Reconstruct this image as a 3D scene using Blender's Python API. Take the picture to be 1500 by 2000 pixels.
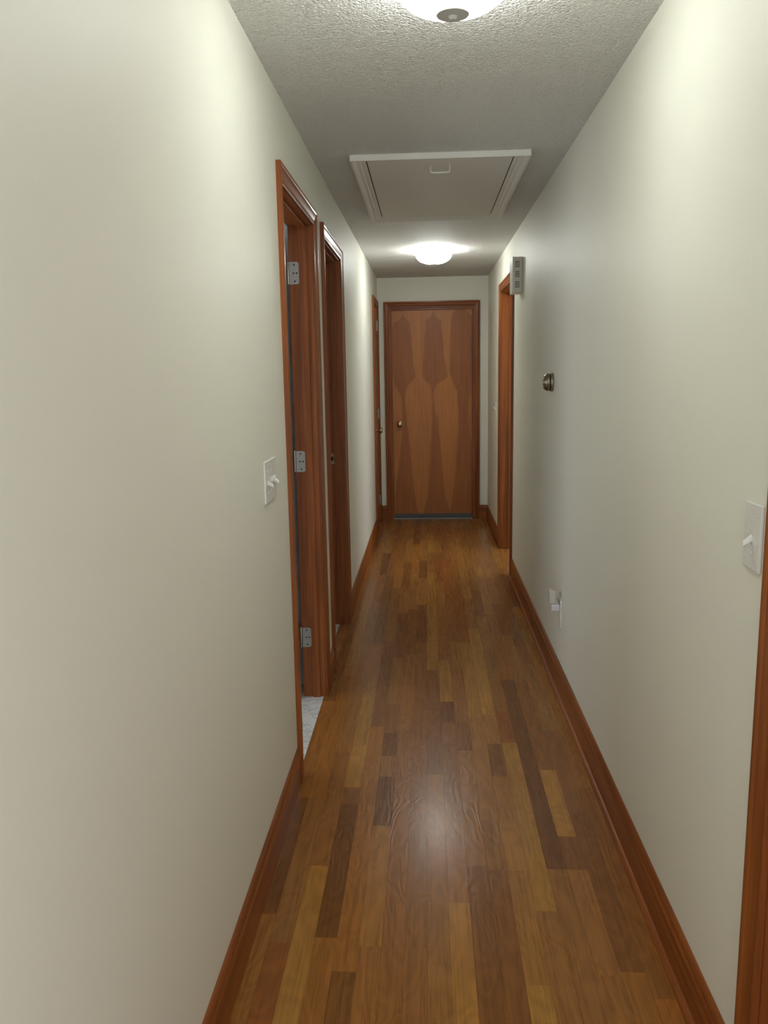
import bpy, bmesh, math, random
from mathutils import Vector, Matrix
random.seed(7)
for o in list(bpy.data.objects): bpy.data.objects.remove(o)
scene = bpy.context.scene
COL = scene.collection

# ---------------------------------------------------------------- dimensions
A, B, D, H = 0.4681, 0.5864, 7.9406, 2.3216        # left wall x=-A, right wall x=B, end wall y=D, ceiling H
TH = 0.098                                         # wall thickness
BACK = -0.35                                       # where the hall opens behind the viewer

# ---------------------------------------------------------------- camera
CAM_H, F_PX, PITCH, YAW, ROLL = 1.4366, 1584.4, 0.1699, 0.0550, -0.0178
fw = Vector((-math.sin(YAW), math.cos(YAW), 0)); rt = Vector((math.cos(YAW), math.sin(YAW), 0)); up = Vector((0, 0, 1))
f2 = fw*math.cos(PITCH) - up*math.sin(PITCH); u2 = up*math.cos(PITCH) + fw*math.sin(PITCH)
r3 = rt*math.cos(ROLL) + u2*math.sin(ROLL); u3 = u2*math.cos(ROLL) - rt*math.sin(ROLL)
cam = bpy.data.cameras.new('camera'); camo = bpy.data.objects.new('camera', cam); COL.objects.link(camo)
m = Matrix((r3, u3, -f2)).transposed().to_4x4(); m.translation = Vector((0, 0, CAM_H)); camo.matrix_world = m
cam.sensor_fit = 'VERTICAL'; cam.sensor_height = 36.0; cam.lens = F_PX/2000*36.0; cam.clip_start = 0.02
scene.camera = camo

# ---------------------------------------------------------------- world (daylight of the side rooms) and exposure
world = bpy.data.worlds.new('daylight'); scene.world = world; world.use_nodes = True
bg = world.node_tree.nodes['Background']; bg.inputs[0].default_value = (0.91, 0.96, 1.0, 1); bg.inputs[1].default_value = 2.45
vs = scene.view_settings
vs.view_transform = 'Standard'; vs.look = 'None'; vs.gamma = 1; vs.use_curve_mapping = False; vs.exposure = 0.03
LAMP_NEAR, LAMP_FAR, LAMP_COL = 24.5, 36.0, (0.965, 1.0, 0.98)

# ---------------------------------------------------------------- material helpers
class NT:
    def __init__(s, name):
        s.m = bpy.data.materials.new(name); s.m.use_nodes = True; s.t = s.m.node_tree
        s.b = s.t.nodes['Principled BSDF']
    def n(s, typ, **kw):
        q = s.t.nodes.new(typ)
        for k, v in kw.items():
            if k.startswith('_'): setattr(q, k[1:], v)
            else: q.inputs[k.replace('_', ' ')].default_value = v
        return q
    def l(s, a, b): s.t.links.new(a, b)
    def ramp(s, fac, stops):
        r = s.n('ShaderNodeValToRGB'); e = r.color_ramp.elements
        while len(e) < len(stops): e.new(0.5)
        for k, (p, c) in enumerate(stops): e[k].position = p; e[k].color = (*c, 1)
        s.l(fac, r.inputs[0]); return r.outputs[0]
    def bump(s, h, strength, dist):
        b = s.n('ShaderNodeBump', Strength=strength, Distance=dist); s.l(h, b.inputs['Height']); s.l(b.outputs[0], s.b.inputs['Normal']); return b
    def set(s, **kw):
        for k, v in kw.items(): s.b.inputs[k.replace('_', ' ')].default_value = v

def plain(name, col, rough=0.5, metal=0.0, spec=0.5):
    t = NT(name); t.set(Base_Color=(*col, 1), Roughness=rough, Metallic=metal); t.b.inputs['Specular IOR Level'].default_value = spec
    nz = t.n('ShaderNodeTexNoise', Scale=40.0); r = t.n('ShaderNodeMapRange'); r.inputs['To Min'].default_value = rough*0.9; r.inputs['To Max'].default_value = min(1, rough*1.1)
    t.l(nz.outputs['Fac'], r.inputs['Value']); t.l(r.outputs[0], t.b.inputs['Roughness'])
    return t.m

def paint(name, col, rough, bscale, bstr, bdist, spec=0.3):
    t = NT(name); t.set(Roughness=rough); t.b.inputs['Specular IOR Level'].default_value = spec
    g = t.n('ShaderNodeNewGeometry')
    n1 = t.n('ShaderNodeTexNoise', Scale=1.3, Detail=3.0); t.l(g.outputs['Position'], n1.inputs['Vector'])
    c = t.ramp(n1.outputs['Fac'], [(0.3, tuple(x*0.98 for x in col)), (0.7, col)]); t.l(c, t.b.inputs['Base Color'])
    n2 = t.n('ShaderNodeTexNoise', Scale=bscale, Detail=4.0); t.l(g.outputs['Position'], n2.inputs['Vector'])
    t.bump(n2.outputs['Fac'], bstr, bdist); return t.m

def popcorn():
    t = NT('sprayed_ceiling'); t.set(Base_Color=(0.88, 0.87, 0.82, 1), Roughness=0.7)
    g = t.n('ShaderNodeNewGeometry')
    v = t.n('ShaderNodeTexVoronoi', Scale=150.0); t.l(g.outputs['Position'], v.inputs['Vector'])
    nz = t.n('ShaderNodeTexNoise', Scale=105.0, Detail=3.0, Roughness=0.6); t.l(g.outputs['Position'], nz.inputs['Vector'])
    r = t.n('ShaderNodeMapRange'); r.inputs['From Min'].default_value = 0.45; r.inputs['From Max'].default_value = 0.75; t.l(nz.outputs['Fac'], r.inputs['Value'])
    s = t.n('ShaderNodeMath', _operation='SUBTRACT'); t.l(r.outputs[0], s.inputs[0]); t.l(v.outputs['Distance'], s.inputs[1])
    t.bump(s.outputs[0], 1.0, 0.0065); return t.m

def wood(name, dark, light, axis, rough=0.38, scale=1.0, coat=0.12, use_obj=False):
    """varnished wood with the grain along axis (0,1,2)"""
    t = NT(name); t.set(Roughness=rough); t.b.inputs['Specular IOR Level'].default_value = 0.28; t.b.inputs['Coat Weight'].default_value = coat; t.b.inputs['Coat Roughness'].default_value = 0.15
    g = t.n('ShaderNodeNewGeometry'); mp = t.n('ShaderNodeMapping')
    sc = [60.0*scale]*3; sc[axis] = 2.2*scale; mp.inputs['Scale'].default_value = sc
    t.l(g.outputs['Position'], mp.inputs['Vector'])
    n1 = t.n('ShaderNodeTexNoise', Scale=1.0, Detail=6.0, Roughness=0.62, Distortion=0.4); t.l(mp.outputs[0], n1.inputs['Vector'])
    mp2 = t.n('ShaderNodeMapping'); sc2 = [14.0*scale]*3; sc2[axis] = 0.7*scale; mp2.inputs['Scale'].default_value = sc2; t.l(g.outputs['Position'], mp2.inputs['Vector'])
    n2 = t.n('ShaderNodeTexNoise', Scale=1.0, Detail=2.0, Distortion=0.8); t.l(mp2.outputs[0], n2.inputs['Vector'])
    a = t.n('ShaderNodeMath', _operation='MULTIPLY_ADD'); a.inputs[1].default_value = 0.55
    b = t.n('ShaderNodeMath', _operation='MULTIPLY'); b.inputs[1].default_value = 0.45
    t.l(n2.outputs['Fac'], b.inputs[0]); t.l(n1.outputs['Fac'], a.inputs[0]); t.l(b.outputs[0], a.inputs[2])
    c = t.ramp(a.outputs[0], [(0.36, dark), (0.62, light)]); t.l(c, t.b.inputs['Base Color'])
    t.bump(n1.outputs['Fac'], 0.12, 0.001); return t.m

def floor_wood():
    t = NT('oak_floor'); t.set(Roughness=0.30); t.b.inputs['Specular IOR Level'].default_value = 0.22; t.b.inputs['Coat Weight'].default_value = 0.10; t.b.inputs['Coat Roughness'].default_value = 0.16
    oi = t.n('ShaderNodeObjectInfo'); g = t.n('ShaderNodeNewGeometry')
    off = t.n('ShaderNodeVectorMath', _operation='MULTIPLY_ADD'); off.inputs[1].default_value = (1, 1, 1)
    sc = t.n('ShaderNodeVectorMath', _operation='SCALE'); sc.inputs['Scale'].default_value = 37.0
    cmb = t.n('ShaderNodeCombineXYZ'); t.l(oi.outputs['Random'], cmb.inputs[0]); t.l(oi.outputs['Random'], cmb.inputs[1]); t.l(oi.outputs['Random'], cmb.inputs[2])
    t.l(cmb.outputs[0], sc.inputs[0]); t.l(g.outputs['Position'], off.inputs[0]); t.l(sc.outputs[0], off.inputs[2])
    mp = t.n('ShaderNodeMapping'); mp.inputs['Scale'].default_value = (150, 2.4, 1); t.l(off.outputs[0], mp.inputs['Vector'])
    n1 = t.n('ShaderNodeTexNoise', Scale=1.0, Detail=5.0, Roughness=0.65); t.l(mp.outputs[0], n1.inputs['Vector'])
    # cathedral growth figure: stretched field cut into contour bands
    mp2 = t.n('ShaderNodeMapping'); mp2.inputs['Scale'].default_value = (10, 3.4, 1); t.l(off.outputs[0], mp2.inputs['Vector'])
    n2 = t.n('ShaderNodeTexNoise', Scale=1.0, Detail=1.5, Distortion=0.6); t.l(mp2.outputs[0], n2.inputs['Vector'])
    k = t.n('ShaderNodeMath', _operation='MULTIPLY'); k.inputs[1].default_value = 26.0; t.l(n2.outputs['Fac'], k.inputs[0])
    fr = t.n('ShaderNodeMath', _operation='SINE'); k2 = t.n('ShaderNodeMath', _operation='MULTIPLY'); k2.inputs[1].default_value = 2.1
    t.l(k.outputs[0], k2.inputs[0]); t.l(k2.outputs[0], fr.inputs[0])
    rr = t.n('ShaderNodeMapRange'); rr.inputs['From Min'].default_value = -1; rr.inputs['From Max'].default_value = 1; t.l(fr.outputs[0], rr.inputs['Value'])
    mix = t.n('ShaderNodeMath', _operation='MULTIPLY_ADD'); mix.inputs[1].default_value = 0.18; t.l(rr.outputs[0], mix.inputs[0])
    m1 = t.n('ShaderNodeMath', _operation='MULTIPLY'); m1.inputs[1].default_value = 0.82; t.l(n1.outputs['Fac'], m1.inputs[0]); t.l(m1.outputs[0], mix.inputs[2])
    shade = t.n('ShaderNodeMapRange'); shade.inputs['From Min'].default_value = 0.25; shade.inputs['From Max'].default_value = 0.75
    shade.inputs['To Min'].default_value = 0.73; shade.inputs['To Max'].default_value = 1.28; t.l(mix.outputs[0], shade.inputs['Value'])
    mu = t.n('ShaderNodeVectorMath', _operation='SCALE'); t.l(oi.outputs['Color'], mu.inputs[0]); t.l(shade.outputs[0], mu.inputs['Scale'])
    t.l(mu.outputs[0], t.b.inputs['Base Color'])
    rg = t.n('ShaderNodeMapRange'); rg.inputs['To Min'].default_value = 0.22; rg.inputs['To Max'].default_value = 0.34; t.l(n1.outputs['Fac'], rg.inputs['Value']); t.l(rg.outputs[0], t.b.inputs['Roughness'])
    bp = t.bump(rr.outputs[0], 0.17, 0.0014)
    b2 = t.n('ShaderNodeBump', Strength=0.03, Distance=0.001); t.l(n1.outputs['Fac'], b2.inputs['Height']); t.l(bp.outputs[0], b2.inputs['Normal'])
    t.l(b2.outputs[0], t.b.inputs['Normal'])
    return t.m

def veneer():
    """end door: flame-figured veneer; mask comes from the 'figure' attribute on the door face"""
    t = NT('flame_veneer'); t.set(Roughness=0.42); t.b.inputs['Specular IOR Level'].default_value = 0.3; t.b.inputs['Coat Weight'].default_value = 0.08; t.b.inputs['Coat Roughness'].default_value = 0.2
    at = t.n('ShaderNodeAttribute', _attribute_name='figure')
    g = t.n('ShaderNodeNewGeometry'); mp = t.n('ShaderNodeMapping'); mp.inputs['Scale'].default_value = (55, 1, 2.5); t.l(g.outputs['Position'], mp.inputs['Vector'])
    n1 = t.n('ShaderNodeTexNoise', Scale=1.0, Detail=5.0, Distortion=0.5); t.l(mp.outputs[0], n1.inputs['Vector'])
    sp = t.n('ShaderNodeSeparateColor'); t.l(at.outputs['Color'], sp.inputs[0])
    mx = t.n('ShaderNodeMix', _data_type='RGBA'); mx.inputs[6].default_value = (0.52, 0.20, 0.050, 1); mx.inputs[7].default_value = (0.32, 0.105, 0.028, 1); t.l(sp.outputs[0], mx.inputs[0])
    r = t.n('ShaderNodeMapRange'); r.inputs['From Min'].default_value = .25; r.inputs['From Max'].default_value = .75; r.inputs['To Min'].default_value = 0.84; r.inputs['To Max'].default_value = 1.14; t.l(n1.outputs['Fac'], r.inputs['Value'])
    mu = t.n('ShaderNodeVectorMath', _operation='SCALE'); t.l(mx.outputs[2], mu.inputs[0]); t.l(r.outputs[0], mu.inputs['Scale']); t.l(mu.outputs[0], t.b.inputs['Base Color'])
    return t.m

def marble():
    t = NT('white_marble'); t.set(Roughness=0.25)
    g = t.n('ShaderNodeNewGeometry'); n1 = t.n('ShaderNodeTexNoise', Scale=9.0, Detail=8.0, Distortion=2.2); t.l(g.outputs['Position'], n1.inputs['Vector'])
    c = t.ramp(n1.outputs['Fac'], [(0.40, (0.74, 0.75, 0.74)), (0.495, (0.50, 0.52, 0.52)), (0.52, (0.74, 0.75, 0.74))]); t.l(c, t.b.inputs['Base Color']); return t.m

def glow(name, strength):
    t = NT(name); t.set(Base_Color=(0.9, 0.9, 0.88, 1), Roughness=0.4)
    t.b.inputs['Emission Color'].default_value = (*LAMP_COL, 1); t.b.inputs['Emission Strength'].default_value = strength
    t.m.cycles.emission_sampling = 'FRONT_BACK'
    return t.m

M = dict(
    wall=paint('cream_wall_paint', (0.81, 0.805, 0.70), 0.5, 220, 0.10, 0.0012, 0.35),
    grey=paint('pale_grey_paint', (0.68, 0.71, 0.74), 0.6, 200, 0.08, 0.001),
    ceil=popcorn(),
    white=paint('white_trim_paint', (0.80, 0.78, 0.72), 0.6, 60, 0.04, 0.001, 0.5),
    trimz=wood('stained_trim_upright', (0.160, 0.041, 0.009), (0.330, 0.098, 0.020), 2),
    trimy=wood('stained_trim_along_hall', (0.160, 0.041, 0.009), (0.330, 0.098, 0.020), 1),
    trimx=wood('stained_trim_across', (0.160, 0.041, 0.009), (0.330, 0.098, 0.020), 0),
    leaf=wood('stained_door_veneer', (0.24, 0.085, 0.026), (0.40, 0.15, 0.046), 2, scale=0.6),
    floor=floor_wood(),
    sub=plain('dark_gap_wood', (0.045, 0.02, 0.009), 0.6),
    veneer=veneer(), marble=marble(),
    brass=plain('aged_brass', (0.55, 0.40, 0.24), 0.25, 1.0),
    bronze=plain('bronze_metal', (0.30, 0.25, 0.18), 0.32, 1.0),
    nickel=plain('satin_nickel', (0.40, 0.38, 0.34), 0.36, 1.0),
    steel=plain('dull_steel', (0.36, 0.35, 0.33), 0.45, 0.8),
    dark=plain('dark_recess', (0.015, 0.013, 0.012), 0.7),
    plate=plain('ivory_plastic', (0.76, 0.75, 0.70), 0.28),
    frost=plain('frosted_beige_plastic', (0.56, 0.53, 0.47), 0.35),
    plug=plain('lilac_white_plastic', (0.66, 0.63, 0.66), 0.3),
    chime=plain('beige_plastic', (0.74, 0.70, 0.60), 0.4),
    sweep=plain('grey_rubber', (0.10, 0.11, 0.10), 0.6),
    alu=plain('worn_aluminium', (0.20, 0.21, 0.19), 0.4, 0.5),
    cap=plain('grey_metal_cap', (0.52, 0.52, 0.50), 0.5, 0.2),
)

# ---------------------------------------------------------------- object helpers
def link(o, parent=None):
    COL.objects.link(o)
    if parent: o.parent = parent
    return o
def obj(name, bm, mat, parent=None, smooth=False, bevel=0.0, seg=2):
    if bevel:
        bmesh.ops.remove_doubles(bm, verts=bm.verts, dist=1e-6)
        bmesh.ops.bevel(bm, geom=list(bm.edges), offset=bevel, segments=seg, affect='EDGES', profile=0.5, clamp_overlap=True)
    bmesh.ops.recalc_face_normals(bm, faces=bm.faces)
    me = bpy.data.meshes.new(name); bm.to_mesh(me); bm.free()
    me.materials.append(M[mat] if isinstance(mat, str) else mat)
    if smooth:
        for p in me.polygons: p.use_smooth = True
    return link(bpy.data.objects.new(name, me), parent)
def empty(name, loc, parent=None):
    o = bpy.data.objects.new(name, None); o.empty_display_size = 0.05; link(o, parent); return o
def tag(o, label, cat, kind=None, group=None):
    o['label'] = label; o['category'] = cat
    if kind: o['kind'] = kind
    if group: o['group'] = group
    return o
def bx(bm, x0, x1, y0, y1, z0, z1):
    v = [bm.verts.new((x, y, z)) for x in (x0, x1) for y in (y0, y1) for z in (z0, z1)]
    for f in ((0,1,3,2), (4,6,7,5), (0,4,5,1), (2,3,7,6), (0,2,6,4), (1,5,7,3)): bm.faces.new([v[i] for i in f])
def box(name, mat, x0, x1, y0, y1, z0, z1, parent=None, bevel=0.0, seg=2):
    bm = bmesh.new(); bx(bm, min(x0,x1), max(x0,x1), min(y0,y1), max(y0,y1), min(z0,z1), max(z0,z1)); return obj(name, bm, mat, parent, bevel=bevel, seg=seg)
def sweep(bm, prof, fa, fb):
    """closed profile swept from fa(pt) to fb(pt)"""
    a = [bm.verts.new(fa(p)) for p in prof]; b = [bm.verts.new(fb(p)) for p in prof]; n = len(prof)
    for i in range(n): bm.faces.new((a[i], a[(i+1) % n], b[(i+1) % n], b[i]))
    bm.faces.new(a[::-1]); bm.faces.new(b)
def lathe(bm, prof, origin, axis, seg=40):
    """prof: (radius, distance along axis)"""
    ax = Vector(axis).normalized(); t = Vector((0, 0, 1)) if abs(ax.z) < 0.9 else Vector((1, 0, 0))
    e1 = ax.cross(t).normalized(); e2 = ax.cross(e1); o = Vector(origin); rings = []
    for r, d in prof:
        if r < 1e-6: rings.append([bm.verts.new(o + ax*d)])
        else: rings.append([bm.verts.new(o + ax*d + (e1*math.cos(k*2*math.pi/seg) + e2*math.sin(k*2*math.pi/seg))*r) for k in range(seg)])
    for a, b in zip(rings, rings[1:]):
        for k in range(seg):
            j = (k+1) % seg
            if len(a) == 1 and len(b) == 1: continue
            if len(a) == 1: bm.faces.new((a[0], b[k], b[j]))
            elif len(b) == 1: bm.faces.new((a[k], a[j], b[0]))
            else: bm.faces.new((a[k], a[j], b[j], b[k]))
def lathe_obj(name, mat, prof, origin, axis, parent=None, seg=40, sharp=40):
    bm = bmesh.new(); lathe(bm, prof, origin, axis, seg); o = obj(name, bm, mat, parent, smooth=True)
    es = o.modifiers.new('edges', 'EDGE_SPLIT'); es.split_angle = math.radians(sharp); return o
def tube(bm, pts, r, seg=10):
    pts = [Vector(p) for p in pts]; rings = []
    for i, p in enumerate(pts):
        d = (pts[min(i+1, len(pts)-1)] - pts[max(i-1, 0)]).normalized(); t = Vector((0, 1, 0)) if abs(d.y) < 0.9 else Vector((1, 0, 0))
        e1 = d.cross(t).normalized(); e2 = d.cross(e1)
        rings.append([bm.verts.new(p + (e1*math.cos(k*2*math.pi/seg) + e2*math.sin(k*2*math.pi/seg))*r) for k in range(seg)])
    for a, b in zip(rings, rings[1:]):
        for k in range(seg): bm.faces.new((a[k], a[(k+1) % seg], b[(k+1) % seg], b[k]))
    bm.faces.new(rings[0]); bm.faces.new(rings[-1][::-1])

# frames: (u along the wall, z, n out of the wall)
def FL(u, z, n): return (-A + n, u, z)
def FR(u, z, n): return (B - n, u, z)
def FE(u, z, n): return (u, D - n, z)
def FC(u, v, n): return (u, v, H - n)
def fbox(name, mat, F, u0, u1, z0, z1, n0, n1, parent=None, bevel=0.0, seg=2):
    p, q = F(u0, z0, n0), F(u1, z1, n1); return box(name, mat, p[0], q[0], p[1], q[1], p[2], q[2], parent, bevel, seg)

# ---------------------------------------------------------------- shell
CW = 0.060       # casing width
JT = 0.018       # jamb board
OPEN_L = [(2.728, 3.455), (3.795, 4.525), (7.246, 7.790)]      # casing inner edges, left wall
OPEN_R = [(0.56, 1.320), (5.660, 6.550)]
OPEN_E = (-0.347, 0.448)
ZT = 2.040                                                     # casing inner top
def rough(o): return (o[0] - JT + 0.005, o[1] + JT - 0.005)
def wall(name, F, span, opens, thick, label):
    bm = bmesh.new(); u = span[0]
    def piece(u0, u1, z0, z1):
        p, q = F(u0, z0, 0), F(u1, z1, -thick)
        bx(bm, min(p[0],q[0]), max(p[0],q[0]), min(p[1],q[1]), max(p[1],q[1]), z0, z1)
    for o in opens:
        r = rough(o); piece(u, r[0], 0, H); piece(r[0], r[1], ZT + JT - 0.005, H); u = r[1]
    piece(u, span[1], 0, H)
    return tag(obj(name, bm, 'wall'), label, 'wall', 'structure')
wall('wall_left', FL, (BACK, D + TH), OPEN_L, TH, 'smooth cream left hall wall with three doorways')
wall('wall_right', FR, (BACK, D + TH), OPEN_R, TH, 'smooth cream right hall wall holding the round thermostat')
wall('wall_end', FE, (-A, B), [OPEN_E], TH, 'short cream wall around the figured door at the hall end')
tag(box('ceiling', 'ceil', -2.4, 2.6, BACK, D + TH, H, H + 0.05), 'white sprayed-texture ceiling running the length of the hall', 'ceiling', 'structure')
# side rooms glimpsed through the doorways (unseen outer walls added, openings sized for daylight)
tag(box('wall_bathroom', 'grey', -2.2, -A - TH, 3.60, 3.68, 0, H), 'pale grey wall glimpsed beside the hinges of the nearest doorway', 'wall', 'structure')
tag(box('wall_bathroom_front', 'grey', -2.2, -A - TH, 1.50, 1.58, 0, H), 'pale grey near wall of the room behind the left wall', 'wall', 'structure')
tag(box('wall_bedroom_left', 'wall', -2.2, -A - TH, 6.0, 6.08, 0, H), 'cream wall of the room behind the second left doorway', 'wall', 'structure')
tag(box('wall_room_right', 'wall', B + TH, 2.5, 7.4, 7.48, 0, H), 'cream wall of the room behind the right doorway', 'wall', 'structure')
tag(box('wall_room_right_near', 'wall', B + TH, 2.5, 4.6, 4.68, 0, H), 'cream nearer wall of the room behind the right doorway', 'wall', 'structure')
def window_wall(name, x0, x1, y0, y1, wy0, wy1, wz0, wz1, mat, label):  # unseen outer wall; its opening controls how much daylight reaches the hall
    bm = bmesh.new()
    for a in ((y0, wy0, 0, H), (wy1, y1, 0, H), (wy0, wy1, 0, wz0), (wy0, wy1, wz1, H)): bx(bm, x0, x1, *a)
    return tag(obj(name, bm, mat), label, 'wall', 'structure')
window_wall('wall_bathroom_outer_unseen', -2.28, -2.2, 1.5, 3.68, 1.9, 3.4, 0.7, 2.15, 'grey', 'unseen pale grey outer wall added with a daylight opening, behind the nearest left doorway')
window_wall('wall_bedroom_outer_unseen', -2.28, -2.2, 3.68, 6.08, 4.6, 5.1, 1.2, 1.8, 'wall', 'unseen cream outer wall added with a small daylight opening, behind the second left doorway')
window_wall('wall_room_right_outer_unseen', 2.5, 2.58, 4.6, 7.48, 4.8, 7.3, 0.3, 2.15, 'wall', 'unseen cream outer wall added with a wide daylight opening, behind the right doorway')
tag(box('wall_lightstop_back', 'wall', -1.15, -1.10, 6.08, D + TH, 0, H), 'unseen cream wall added behind the far left closet door to stop light', 'wall', 'structure')  # added out of view so daylight can't leak under the closet door
tag(box('wall_lightstop_end', 'wall', -1.15, -A - TH, D + TH, D + TH + 0.05, 0, H), 'unseen cream end wall added behind the far left closet door to stop light', 'wall', 'structure')  # closes the same unseen space against outside light
tag(box('wall_lightstop_beyond', 'wall', -1.15, 1.3, D + 0.60, D + 0.65, 0, H), 'unseen cream wall added beyond the figured end door to stop light', 'wall', 'structure')  # unseen slab added to block daylight below the end door
tag(box('wall_lightstop_right', 'wall', B + TH + 0.45, B + TH + 0.50, BACK, 2.0, 0, H), 'unseen cream wall added behind the nearest right door to stop light', 'wall', 'structure')  # unseen backing added to keep daylight from under the near right door
tag(box('floor_tile', 'marble', -2.2, -A - TH, 1.5, 6.0, -0.012, -0.001), 'white marble floor of the side rooms on the left', 'floor', 'structure')

# ---------------------------------------------------------------- floor planks
PW, PX = 0.0582, 0.047
TONE = {'M': (0.270, 0.115, 0.034), 'm': (0.238, 0.096, 0.028), 'd': (0.195, 0.076, 0.023), 'D': (0.140, 0.051, 0.016),
        'l': (0.310, 0.140, 0.040), 'L': (0.375, 0.182, 0.044), 'W': (0.300, 0.116, 0.028), 'R': (0.235, 0.074, 0.019)}
KNOWN = [(-9, 1.57, 1.96, 'M'), (-9, 1.96, 2.57, 'D'), (-9, 6.62, 7.19, 'D'), (-8, 1.85, 2.56, 'M'), (-8, 3.71, 5.1, 'l'), (-8, 5.1, 6.81, 'l'), (-7, 1.57, 2.18, 'L'), (-7, 5.68, 6.4, 'D'),
 (-6, 1.57, 1.87, 'W'), (-6, 1.87, 2.53, 'D'), (-6, 2.54, 2.64, 'm'), (-6, 2.64, 2.97, 'L'), (-6, 2.97, 3.49, 'L'), (-6, 3.5, 3.72, 'l'), (-6, 4.15, 5.65, 'd'),
 (-5, 1.75, 2.53, 'W'), (-5, 3.14, 4.14, 'd'), (-5, 5.3, 5.88, 'l'), (-4, 1.84, 2.4, 'l'), (-4, 2.41, 2.72, 'D'), (-4, 2.88, 3.08, 'D'), (-4, 3.96, 4.74, 'd'), (-4, 4.76, 5.3, 'l'),
 (-3, 1.58, 2.72, 'm'), (-3, 4.82, 5.75, 'l'), (-3, 6.73, 7.32, 'D'), (-2, 1.84, 2.54, 'M'), (-2, 4.19, 4.91, 'D'), (-2, 4.93, 5.57, 'l'), (-2, 5.6, 6.13, 'D'),
 (-1, 2.18, 2.74, 'M'), (-1, 3.78, 5.75, 'L'), (0, 1.58, 2.02, 'L'), (0, 2.03, 2.54, 'M'), (0, 3.18, 3.4, 'D'), (0, 3.41, 3.92, 'L'), (1, 1.59, 2.19, 'd'), (1, 2.19, 2.55, 'M'),
 (1, 2.93, 3.19, 'd'), (1, 5.05, 6.17, 'R'), (1, 6.21, 7.92, 'd'), (2, 1.59, 2.17, 'd'), (2, 3.23, 4.2, 'L'), (3, 1.59, 1.72, 'L'), (3, 1.73, 2.17, 'l'), (3, 2.73, 2.99, 'd'),
 (3, 3.0, 3.26, 'l'), (3, 3.27, 4.43, 'L'), (3, 5.75, 7.0, 'l'), (4, 1.99, 3.0, 'L'), (4, 6.79, 7.93, 'm'), (5, 2.18, 3.14, 'D'), (5, 3.15, 3.66, 'D'), (5, 4.71, 5.9, 'l'),
 (6, 2.18, 2.35, 'd'), (6, 2.35, 2.78, 'L'), (6, 3.67, 4.32, 'l'), (7, 1.77, 2.49, 'd'), (7, 2.97, 3.11, 'd'), (7, 5.16, 6.57, 'm'), (8, 3.73, 4.42, 'l'), (8, 4.87, 5.71, 'D'), (8, 5.87, 6.67, 'l')]
floor_root = tag(empty('floor', (0, 0, 0)), 'varnished oak strip floor of mixed brown planks', 'floor', 'structure')
box('subfloor', 'sub', -2.2, 2.5, BACK, D + 0.6, -0.05, -0.0125, floor_root)
bm = bmesh.new(); bx(bm, 0, 1, 0, 1, -0.011, 0); plank_bm = bm
plank_me = bpy.data.meshes.new('plank'); bmesh.ops.recalc_face_normals(bm, faces=bm.faces); bm.to_mesh(plank_me); bm.free(); plank_me.materials.append(M['floor'])
GAP = 0.00035
def plank(x0, x1, y0, y1, tone):
    o = bpy.data.objects.new('plank', plank_me); COL.objects.link(o); o.parent = floor_root
    o.location = (x0 + GAP/2, y0 + GAP/2, random.uniform(-0.0002, 0.0)); o.scale = (x1 - x0 - GAP, y1 - y0 - GAP, 1)
    c = tuple(0.78*q + 0.22*w for q, w in zip(TONE[tone], (0.262, 0.109, 0.031))); j = random.uniform(0.93, 1.07); o.color = (c[0]*j*1.08, c[1]*j*1.06*random.uniform(0.97, 1.03), c[2]*j*0.85, 1)
for n in range(-9, 19):
    x0 = PX + n*PW; x1 = x0 + PW
    if n > 8: lo, hi = 5.67, 6.54
    else: lo, hi = 0.75, D
    if n > 11: continue
    x0 = max(x0, -A - 0.0078)
    y = lo
    ks = [k for k in KNOWN if k[0] == n] if n <= 8 else []
    def fill(a, b):
        while b - a > 1e-3:
            L = random.choice((0.3, 0.42, 0.55, 0.7, 0.85, 1.0))*random.uniform(0.85, 1.15)
            e = b if b - a < L + 0.2 else a + L
            t = random.choices('MmdlWRL', (30, 24, 14, 14, 10, 5, 3))[0]
            plank(x0, x1, a, e, t); a = e
    for k in ks:
        if k[1] - y > 0.02: fill(y, k[1]); y = k[1]
        plank(x0, x1, y, min(k[2], hi), k[3]); y = min(k[2], hi)
    fill(y, hi)
# boards behind the viewer and in the right-hand room: one joined part
bm = bmesh.new()
for n in range(-9, 9): bx(bm, max(PX + n*PW, -A) + GAP/2, PX + (n+1)*PW - GAP/2, BACK, 0.75, -0.011, 0)
for n in range(12, 42): bx(bm, PX + n*PW + GAP/2, PX + (n+1)*PW - GAP/2, 4.7, 7.4, -0.011, 0)
o = obj('outlying_planks', bm, 'floor', floor_root); o['kind'] = 'stuff'; o.color = (*TONE['m'], 1)

# ---------------------------------------------------------------- baseboards
BH = 0.138
BPROF = [(0, 0), (0.011, 0), (0.011, BH - 0.042), (0.013, BH - 0.038), (0.0145, BH - 0.032), (0.0135, BH - 0.027), (0.0105, BH - 0.022), (0.0105, BH - 0.012), (0.0085, BH - 0.005), (0.005, BH), (0, BH)]
SPROF = [(0.011, 0), (0.024, 0), (0.0235, 0.006), (0.021, 0.011), (0.017, 0.0145), (0.011, 0.016)]
def baseboard(name, F, spans, label, mat):
    r = tag(empty(name, (0, 0, 0)), label, 'baseboard', 'structure')
    for u0, u1 in spans:
        bm = bmesh.new(); sweep(bm, BPROF, lambda p: F(u0, p[1], p[0]), lambda p: F(u1, p[1], p[0])); obj('board', bm, mat, r)
    return r
co = lambda o: (o[0] - CW, o[1] + CW)
baseboard('baseboard_left', FL, [(BACK, co(OPEN_L[0])[0]), (co(OPEN_L[0])[1], co(OPEN_L[1])[0]), (co(OPEN_L[1])[1], co(OPEN_L[2])[0]), (co(OPEN_L[2])[1], D)], 'reddish brown wooden baseboard along the left wall', 'trimy')
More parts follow.
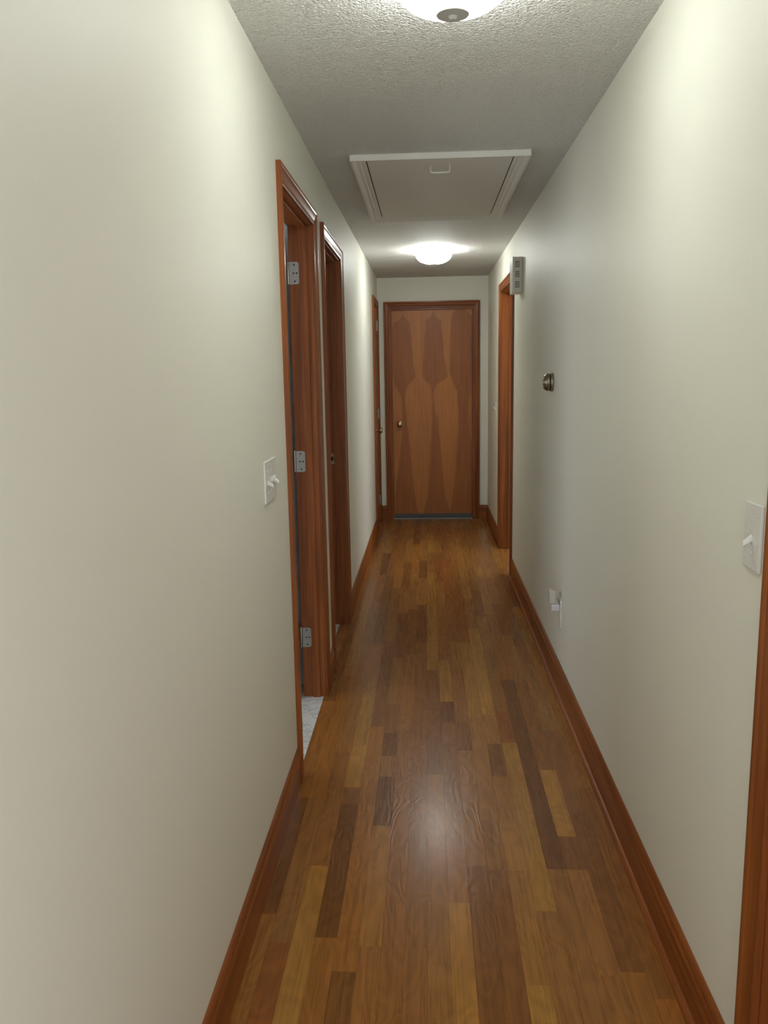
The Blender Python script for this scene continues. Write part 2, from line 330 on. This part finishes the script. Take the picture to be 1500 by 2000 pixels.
rb = baseboard('baseboard_right', FR, [(BACK, co(OPEN_R[0])[0]), (co(OPEN_R[0])[1], co(OPEN_R[1])[0]), (co(OPEN_R[1])[1], D)], 'reddish brown wooden baseboard along the right wall', 'trimy')
baseboard('baseboard_end', FE, [(-A + 0.013, OPEN_E[0] - CW), (OPEN_E[1] + CW, B - 0.013)], 'short reddish brown baseboards beside the end door', 'trimx')
bm = bmesh.new(); u0, u1 = co(OPEN_R[0])[1], co(OPEN_R[1])[0]
sweep(bm, SPROF, lambda p: FR(u0, p[1], p[0]), lambda p: FR(u1, p[1], p[0])); obj('shoe_moulding', bm, 'trimy', rb)

# ---------------------------------------------------------------- door frames
CPROF = [(0, 0), (0, 0.009), (0.003, 0.0105), (0.012, 0.0110), (0.0145, 0.0085), (0.017, 0.0105), (0.030, 0.0135), (0.039, 0.0150), (0.0415, 0.0125), (0.0445, 0.0160), (0.050, 0.0180), (0.057, 0.0180), (CW, 0.0155), (CW, 0)]
def frame(name, F, o, label, headmat, depth=TH, stop=(0.036, 0.068), cat='door'):
    r = tag(empty(name, (0, 0, 0)), label, cat, 'structure'); a, b = o
    bm = bmesh.new(); sweep(bm, CPROF, lambda p: F(a - p[0], 0, p[1]), lambda p: F(a - p[0], ZT + p[0], p[1])); obj('casing_side', bm, 'trimz', r)
    bm = bmesh.new(); sweep(bm, CPROF, lambda p: F(b + p[0], 0, p[1]), lambda p: F(b + p[0], ZT + p[0], p[1])); obj('casing_side', bm, 'trimz', r)
    bm = bmesh.new(); sweep(bm, CPROF, lambda p: F(a - p[0], ZT + p[0], p[1]), lambda p: F(b + p[0], ZT + p[0], p[1])); obj('casing_head', bm, headmat, r)
    ja, jb, jz = a + 0.005, b - 0.005, ZT - 0.005
    fbox('jamb_side', 'trimz', F, ja - JT, ja, 0, jz + JT, 0, -depth, r)
    fbox('jamb_side', 'trimz', F, jb, jb + JT, 0, jz + JT, 0, -depth, r)
    fbox('jamb_head', headmat, F, ja, jb, jz, jz + JT, 0, -depth, r)
    if stop:
        s0, s1 = stop
        fbox('door_stop', 'trimz', F, ja, ja + 0.010, 0, jz, -s0, -s1, r, 0.002)
        fbox('door_stop', 'trimz', F, jb - 0.010, jb, 0, jz, -s0, -s1, r, 0.002)
        fbox('door_stop', headmat, F, ja + 0.010, jb - 0.010, jz - 0.010, jz, -s0, -s1, r, 0.002)
    return r, ja, jb, jz

# hinge leaf let into a jamb face, plus its knuckle; local plate in X (depth) and Z
def hinge(parent, x_knuckle, y_face, zc, side):
    h = 0.045; w = 0.0405; rad = 0.010; bm = bmesh.new()
    x1 = x_knuckle + w
    out = [(x_knuckle, zc - h), (x1 - rad, zc - h)]
    out += [(x1 - rad + rad*math.sin(t), zc - h + rad - rad*math.cos(t)) for t in [math.pi/2*k/6 for k in range(1, 7)]]
    out += [(x1 - rad + rad*math.cos(t), zc + h - rad + rad*math.sin(t)) for t in [math.pi/2*k/6 for k in range(0, 7)]]
    out += [(x_knuckle, zc + h)]
    a = [bm.verts.new((x, y_face, z)) for x, z in out]; b = [bm.verts.new((x, y_face + side*0.0022, z)) for x, z in out]; n = len(out)
    for i in range(n): bm.faces.new((a[i], a[(i+1) % n], b[(i+1) % n], b[i]))
    bm.faces.new(a); bm.faces.new(b[::-1])
    hp = obj('hinge', bm, 'nickel', parent); hp['label'] = 'metal hinge leaf with rounded corners and screws'
    lathe_obj('knuckle', 'nickel', [(0, -h), (0.0055, -h), (0.0055, h), (0.004, h + 0.003), (0, h + 0.003)], (x_knuckle - 0.004, y_face + side*0.004, zc), (0, 0, 1), hp, 16)
    for dx, dz in ((0.021, 0.033), (0.018, 0.0), (0.031, 0.0), (0.023, -0.033)):
        lathe_obj('screw', 'dark', [(0, 0), (0.0036, 0), (0.0032, 0.0008), (0, 0.0008)], (x_knuckle + dx, y_face + side*0.0022, zc + dz), (0, side, 0), hp, 12)

# left wall, nearest doorway (door open inwards, hinged on its far jamb)
d1, ja, jb, jz = frame('door_1', FL, OPEN_L[0], 'nearest left doorway in reddish brown casing with three metal hinges', 'trimy', stop=(0.022, 0.0555))
for zc in (1.849, 1.067, 0.280): hinge(d1, -A - TH + 0.001, jb, zc, -1)
leaf = obj('door_leaf', (lambda b: (bx(b, -0.70, 0, -0.035, 0, 0.012, 2.026), b)[1])(bmesh.new()), 'leaf', d1)
leaf.location = (-A - TH - 0.016, jb + 0.000, 0); leaf.rotation_euler = (0, 0, math.radians(-4))
box('threshold', 'marble', -A - TH, -A - 0.008, ja, jb, -0.010, 0.0015, d1)
# left wall, second doorway
d2, ja2, jb2, jz2 = frame('door_2', FL, OPEN_L[1], 'second doorway on the left with dark shaded jambs', 'trimy', stop=(0.022, 0.0555))
box('threshold', 'marble', -A - TH, -A - 0.050, ja2, jb2, -0.010, 0.0015, d2)
box('sill_board', 'leaf', -A - 0.050, -A, ja2, jb2, -0.010, 0.0, d2)
sp = box('strike_plate', 'brass', -A - 0.082, -A - 0.052, jb2 - 0.0015, jb2, 0.935, 0.995, d2, 0.0006)
box('latch_hole', 'dark', -A - 0.074, -A - 0.060, jb2 - 0.002, jb2 - 0.0012, 0.955, 0.978, sp)
# left wall, far closet door, closed
d3, ja3, jb3, jz3 = frame('door_3', FL, OPEN_L[2], 'narrow closed door far on the left beside the end wall', 'trimy', stop=None)
lf3 = fbox('door_leaf', 'leaf', FL, ja3 + 0.003, jb3 - 0.003, 0.012, jz3 - 0.003, 0.0, -0.035, d3, 0.0015)
for zc in (1.87, 1.05, 0.22):
    hp = fbox('hinge', 'nickel', FL, jb3 - 0.030, jb3 + 0.004, zc - 0.045, zc + 0.045, 0.0, 0.0018, d3)
    lathe_obj('knuckle', 'nickel', [(0, -0.045), (0.006, -0.045), (0.006, 0.045), (0.004, 0.049), (0, 0.049)], (-A + 0.007, jb3 - 0.001, zc), (0, 0, 1), hp, 16)
KNOB = [(0, 0), (0.030, 0), (0.031, 0.003), (0.026, 0.007), (0.012, 0.009), (0.010, 0.022), (0.014, 0.030), (0.024, 0.036), (0.0275, 0.046), (0.026, 0.056), (0.019, 0.062), (0.008, 0.064), (0, 0.064)]
k = lathe_obj('knob', 'brass', KNOB, (-A + 0.0, ja3 + 0.065, 0.925), (1, 0, 0), lf3, 32); k['label'] = 'polished brass round knob'
# right wall doorway, open, far jamb lit
d4, ja4, jb4, jz4 = frame('door_4', FR, OPEN_R[1], 'open right doorway with bright orange brown far jamb', 'trimy', stop=(0.060, 0.095))
# right wall, nearest door at the frame edge, closed
d5, ja5, jb5, jz5 = frame('door_5', FR, OPEN_R[0], 'reddish brown door casing at the right edge, beside the single switch', 'trimy', stop=None)
fbox('door_leaf', 'leaf', FR, ja5 + 0.003, jb5 - 0.003, 0.012, jz5 - 0.003, -0.02, -0.055, d5, 0.0015)
# end door
d6, ja6, jb6, jz6 = frame('door_6', FE, OPEN_E, 'closed end door with flame-figured wood veneer and brass knob', 'trimx', stop=None)
DZ0, DZ1 = 0.040, jz6 - 0.010
DX0, DX1 = ja6 + 0.003, jb6 - 0.003
YF = D + 0.042
fbox('door_stop', 'trimz', FE, ja6, ja6 + 0.010, 0, jz6, -0.012, -0.040, d6); fbox('door_stop', 'trimz', FE, jb6 - 0.010, jb6, 0, jz6, -0.012, -0.040, d6)
fbox('door_stop', 'trimx', FE, ja6 + 0.01, jb6 - 0.01, jz6 - 0.012, jz6, -0.012, -0.040, d6)
# the figure of the veneer, in door fractions (u across, v down); outlines of the dark flames
def lerp_tab(tab, v):
    if v <= tab[0][0] or v >= tab[-1][0]: return None
    for p, q in zip(tab, tab[1:]):
        if p[0] <= v <= q[0]:
            t = (v - p[0])/(q[0] - p[0]); t2 = t
            return tuple(p[i] + (q[i] - p[i])*t2 for i in (1, 2))
# (v, left edge, right edge)
FLAMES = [
 [(0.012, .140, .145), (0.035, .120, .165), (0.050, .075, .205), (0.058, .025, .225), (0.065, .020, .232), (0.12, .015, .242), (0.192, .010, .262), (0.265, .008, .276), (0.318, .014, .290), (0.335, .020, .262), (0.356, .035, .210), (0.38, .065, .180), (0.40, .095, .165), (0.415, .112, .158), (0.487, .124, .167), (0.598, .115, .200), (0.671, .100, .219), (0.745, .075, .232), (0.819, .045, .248), (0.893, .020, .266), (0.95, .008, .290), (1.01, -.01, .325)],
 [(0.005, .512, .517), (0.025, .495, .535), (0.042, .455, .580), (0.052, .414, .620), (0.070, .424, .610), (0.14, .400, .638), (0.22, .390, .652), (0.295, .376, .690), (0.318, .382, .698), (0.330, .400, .670), (0.345, .438, .600), (0.36, .476, .552), (0.39, .496, .524), (0.43, .500, .512), (0.50, .498, .545), (0.52, .500, .562), (0.598, .486, .581), (0.671, .467, .605), (0.745, .457, .619), (0.819, .448, .638), (0.893, .438, .652), (0.95, .410, .685), (1.01, .365, .725)],
 [(-0.01, .800, .900), (0.02, .765, .960), (0.045, .743, 1.01), (0.12, .729, 1.01), (0.19, .724, 1.01), (0.265, .719, 1.01), (0.30, .714, 1.01), (0.318, .729, 1.01), (0.355, .762, 1.01), (0.39, .810, .985), (0.45, .820, .955), (0.488, .824, .945), (0.56, .822, .955), (0.63, .812, .985), (0.671, .805, 1.01), (0.745, .790, 1.01), (0.819, .781, 1.01), (0.893, .757, 1.01), (0.95, .735, 1.01), (1.01, .690, 1.01)],
]
NU, NV = 110, 260
bm = bmesh.new(); grid = []; vals = []
for j in range(NV + 1):
    v = j/NV; row = []
    sp_ = [lerp_tab(f, v) for f in FLAMES]
    for i in range(NU + 1):
        u = i/NU; s = 0.0
        uu = u + 0.0025*math.sin(v*70 + u*9)
        for e in sp_:
            if e:
                w = 0.022; s = max(s, min(1, max(0, (uu - e[0])/w + 0.5))*min(1, max(0, (e[1] - uu)/w + 0.5)))
        base = 0.10 + 0.06*math.sin(u*14 + v*3)
        row.append(bm.verts.new((DX0 + (DX1 - DX0)*u, YF, DZ1 + (DZ0 - DZ1)*v))); vals.append(base + (1 - base)*0.78*s)
    grid.append(row)
for j in range(NV):
    for i in range(NU): bm.faces.new((grid[j][i], grid[j+1][i], grid[j+1][i+1], grid[j][i+1]))
# edges and back of the slab
back = [bm.verts.new((x, YF + 0.035, z)) for x, z in ((DX0, DZ0), (DX1, DZ0), (DX1, DZ1), (DX0, DZ1))]; vals += [0.5]*4
bm.faces.new(back[::-1])
bm.faces.new([grid[NV][i] for i in range(NU, -1, -1)] + [back[0], back[1]]); bm.faces.new([grid[0][i] for i in range(NU + 1)] + [back[2], back[3]])
bm.faces.new([grid[j][0] for j in range(NV, -1, -1)][::-1] + [back[0], back[3]]); bm.faces.new([grid[j][NU] for j in range(NV, -1, -1)] + [back[2], back[1]])
leaf6 = obj('door_leaf', bm, 'veneer', d6)
ca = leaf6.data.color_attributes.new('figure', 'FLOAT_COLOR', 'POINT')
for i, s in enumerate(vals): ca.data[i].color = (s, s, s, 1)
k = lathe_obj('knob', 'brass', KNOB, (-0.268, YF, 0.938), (0, -1, 0), leaf6, 32); k['label'] = 'polished brass round knob'
box('door_sweep', 'sweep', DX0, DX1, YF - 0.006, YF + 0.03, 0.014, 0.046, d6)
box('threshold', 'alu', ja6, jb6, D - 0.004, D + TH, -0.004, 0.012, d6, 0.003)

# ---------------------------------------------------------------- ceiling lamps
def ceiling_light(x, y, strength, label):
    r = tag(empty('ceiling_light', (0, 0, 0)), label, 'ceiling light', group='dome lamps on the hall ceiling')
    R = 0.132
    lathe_obj('base_pan', 'white', [(0, 0), (0.075, 0), (0.075, 0.012), (0.070, 0.018), (0, 0.018)], (x, y, H), (0, 0, -1), r)
    out = [(R, 0.032), (R + 0.001, 0.040), (R - 0.003, 0.052), (R - 0.014, 0.068), (R - 0.034, 0.083), (R - 0.062, 0.094), (R - 0.095, 0.1005), (0.010, 0.102)]
    inn = [(max(0.006, q - 0.004), d - 0.0035) for q, d in out][::-1]
    lathe_obj('glass_shade', glow('lit_opal_glass', strength), out + inn + [(R, 0.032)], (x, y, H), (0, 0, -1), r, 56, 60)
    lathe_obj('stem', 'nickel', [(0, 0.016), (0.004, 0.016), (0.004, 0.104), (0, 0.104)], (x, y, H), (0, 0, -1), r, 12)
    c = lathe_obj('cap', 'cap', [(0.0, 0.100), (0.037, 0.100), (0.038, 0.104), (0.036, 0.108), (0.010, 0.110), (0.0085, 0.113), (0.006, 0.117), (0, 0.118)], (x, y, H), (0, 0, -1), r, 40)
    c['label'] = 'grey metal disc holding the glass'
ceiling_light(0.064, 1.962, LAMP_NEAR, 'glowing dome lamp cut by the top edge, with grey disc underneath')
ceiling_light(0.058, 6.215, LAMP_FAR, 'small glowing dome lamp far down the hall before the end door')

# ---------------------------------------------------------------- attic hatch
hr = tag(empty('attic_hatch', (0, 0, 0)), 'white framed attic hatch with pull handle set in the ceiling', 'hatch')
hx0, hx1, hy0, hy1 = -0.250, 0.372, 3.585, 4.860
HW = 0.060
HPROF = [(0, 0), (0, 0.010), (0.006, 0.012), (0.016, 0.012), (0.018, 0.010), (0.022, 0.014), (0.034, 0.017), (0.036, 0.0145), (0.040, 0.019), (0.052, 0.024), (HW, 0.024), (HW, 0)]
for nm, fa, fb in (
    ('frame_side', lambda p: FC(hx0 - p[0], hy0 - p[0], p[1]), lambda p: FC(hx0 - p[0], hy1 + p[0], p[1])),
    ('frame_side', lambda p: FC(hx1 + p[0], hy0 - p[0], p[1]), lambda p: FC(hx1 + p[0], hy1 + p[0], p[1])),
    ('frame_end', lambda p: FC(hx0 - p[0], hy0 - p[0], p[1]), lambda p: FC(hx1 + p[0], hy0 - p[0], p[1])),
    ('frame_end', lambda p: FC(hx0 - p[0], hy1 + p[0], p[1]), lambda p: FC(hx1 + p[0], hy1 + p[0], p[1]))):
    bm = bmesh.new(); sweep(bm, HPROF, fa, fb); obj(nm, bm, 'white', hr)
box('gap_lining', 'dark', hx0, hx1, hy0, hy1, H - 0.001, H + 0.0, hr)
hp = box('panel', 'white', hx0 + 0.005, hx1 - 0.005, hy0 + 0.004, hy1 - 0.003, H - 0.007, H - 0.001, hr)
bm = bmesh.new(); hz = H - 0.007; cx, cy, hw, hd = 0.064, 3.665, 0.041, 0.040
pts = [(cx - hw, cy, hz)]
pts += [(cx - hw + 0.010 - 0.010*math.cos(t), cy, hz - hd + 0.010 - 0.010*math.sin(t)) for t in [math.pi/2*i/5 for i in range(6)]]
pts += [(cx + hw - 0.010 + 0.010*math.sin(t), cy, hz - hd + 0.010 - 0.010*math.cos(t)) for t in [math.pi/2*i/5 for i in range(6)]]
pts += [(cx + hw, cy, hz)]
tube(bm, pts, 0.0042); ph = obj('pull_handle', bm, 'plate', hp, smooth=True); ph['label'] = 'white U-shaped pull handle'

# ---------------------------------------------------------------- switches and outlet
def switch(name, F, u0, u1, z0, z1, toggles, label):
    r = tag(empty(name, (0, 0, 0)), label, 'light switch')
    pl = fbox('cover_plate', 'plate', F, u0, u1, z0, z1, 0, 0.0065, r, 0.0028, 3)
    zc = (z0 + z1)/2; n = len(toggles); w = (u1 - u0)
    for i, st in enumerate(toggles):
        uc = (u0 + u1)/2 + (i - (n - 1)/2)*0.046
        fbox('slot', 'chime', F, uc - 0.0056, uc + 0.0056, zc - 0.0125, zc + 0.0125, 0.0060, 0.0068, pl)
        bm = bmesh.new(); s = 1 if st == 'up' else -1
        prof = [(-0.0062, 0.004), (0.0062, 0.004), (0.0062 + s*0.006, 0.010), (0.0040 + s*0.0130, 0.0215), (-0.0030 + s*0.0130, 0.0225), (-0.0062 + s*0.0035, 0.010)]
        sweep(bm, prof, lambda p: F(uc - 0.0046, zc + p[0], p[1]), lambda p: F(uc + 0.0046, zc + p[0], p[1])); obj('toggle', bm, 'plate', r, bevel=0.0008)
        for dz in (-0.030, 0.030):
            q = F(uc, zc + dz, 0.0065); ax = Vector(F(0, 0, 1)) - Vector(F(0, 0, 0))
            lathe_obj('screw', 'plate', [(0, -0.001), (0.0038, -0.001), (0.0036, 0.0006), (0.0015, 0.0012), (0, 0.0012)], q, ax, pl, 14)
    return r
switch('light_switch', FL, 2.272, 2.440, 1.069, 1.192, ('down', 'up', 'down'), 'ivory triple switch plate left of the nearest left doorway')
switch('light_switch', FR, 1.424, 1.498, 1.074, 1.196, ('down',), 'ivory single switch plate beside the casing at the right edge')
switch('light_switch', FR, 6.985, 7.060, 1.060, 1.175, ('up',), 'small ivory switch far beyond the right doorway')
ro = tag(empty('wall_outlet', (0, 0, 0)), 'ivory outlet plate low on the right wall behind a plug-in', 'outlet')
op = fbox('cover_plate', 'plate', FR, 3.490, 3.562, 0.308, 0.432, 0, 0.0065, ro, 0.0028, 3)
for zc in (0.352, 0.391):
    rc = fbox('receptacle', 'plate', FR, 3.509, 3.543, zc - 0.0145, zc + 0.0145, 0.0040, 0.0082, ro, 0.003)
    for du in (-0.0065, 0.0065): fbox('slot', 'dark', FR, 3.526 + du - 0.001, 3.526 + du + 0.001, zc - 0.003, zc + 0.006, 0.0080, 0.0084, rc)
rp = tag(empty('plug_in', (0, 0, 0)), 'small pale lilac-white plug-in device in the low wall outlet', 'plug-in')
fbox('plug_body', 'plug', FR, 3.503, 3.549, 0.382, 0.412, 0.0084, 0.044, rp, 0.004, 3)
fbox('upper_housing', 'frost', FR, 3.500, 3.552, 0.413, 0.476, 0.022, 0.054, rp, 0.009, 3)
fbox('neck', 'plug', FR, 3.508, 3.544, 0.404, 0.424, 0.018, 0.040, rp, 0.003)

# ---------------------------------------------------------------- thermostat
rt_ = tag(empty('thermostat', (0, 0, 0)), 'round bronze thermostat dial on the right wall', 'thermostat')
to = (B, 3.868, 1.380)
lathe_obj('base', 'bronze', [(0, 0), (0.0425, 0), (0.0435, 0.004), (0.0425, 0.013), (0.040, 0.015), (0, 0.015)], to, (-1, 0, 0), rt_)
lathe_obj('gap_ring', 'dark', [(0, 0.015), (0.0375, 0.015), (0.0375, 0.019), (0, 0.019)], to, (-1, 0, 0), rt_)
lathe_obj('dial', 'bronze', [(0, 0.019), (0.0405, 0.019), (0.0415, 0.022), (0.0405, 0.027), (0.036, 0.035), (0.030, 0.041), (0.029, 0.0425), (0.026, 0.0425), (0.025, 0.040), (0, 0.040)], to, (-1, 0, 0), rt_)
lathe_obj('lens', 'bronze', [(0, 0.040), (0.0245, 0.040), (0.020, 0.045), (0.010, 0.0475), (0, 0.048)], to, (-1, 0, 0), rt_)

# ---------------------------------------------------------------- door chime
rc_ = tag(empty('door_chime', (0, 0, 0)), 'beige slotted box high on the wall by the right doorway', 'chime box')
cy0, cy1, cz0, cz1, cd = 5.140, 5.290, 1.905, 2.116, 0.062
body = fbox('housing', 'chime', FR, cy0, cy1, cz0, cz1, 0, cd - 0.012, rc_, 0.005, 3)
fbox('front_cover', 'plate', FR, cy0 - 0.001, cy1 + 0.001, cz0 - 0.001, cz1 + 0.001, cd - 0.014, cd, rc_, 0.004, 3)
for g in (cz1 - 0.043, (cz0 + cz1)/2 + 0.004, cz0 + 0.048):
    for i in range(4):
        z = g + (i - 1.5)*0.0098
        fbox('vent_slot', 'dark', FR, cy0 - 0.0006, cy0 + 0.004, z - 0.0019, z + 0.0019, 0.018, 0.046, body)
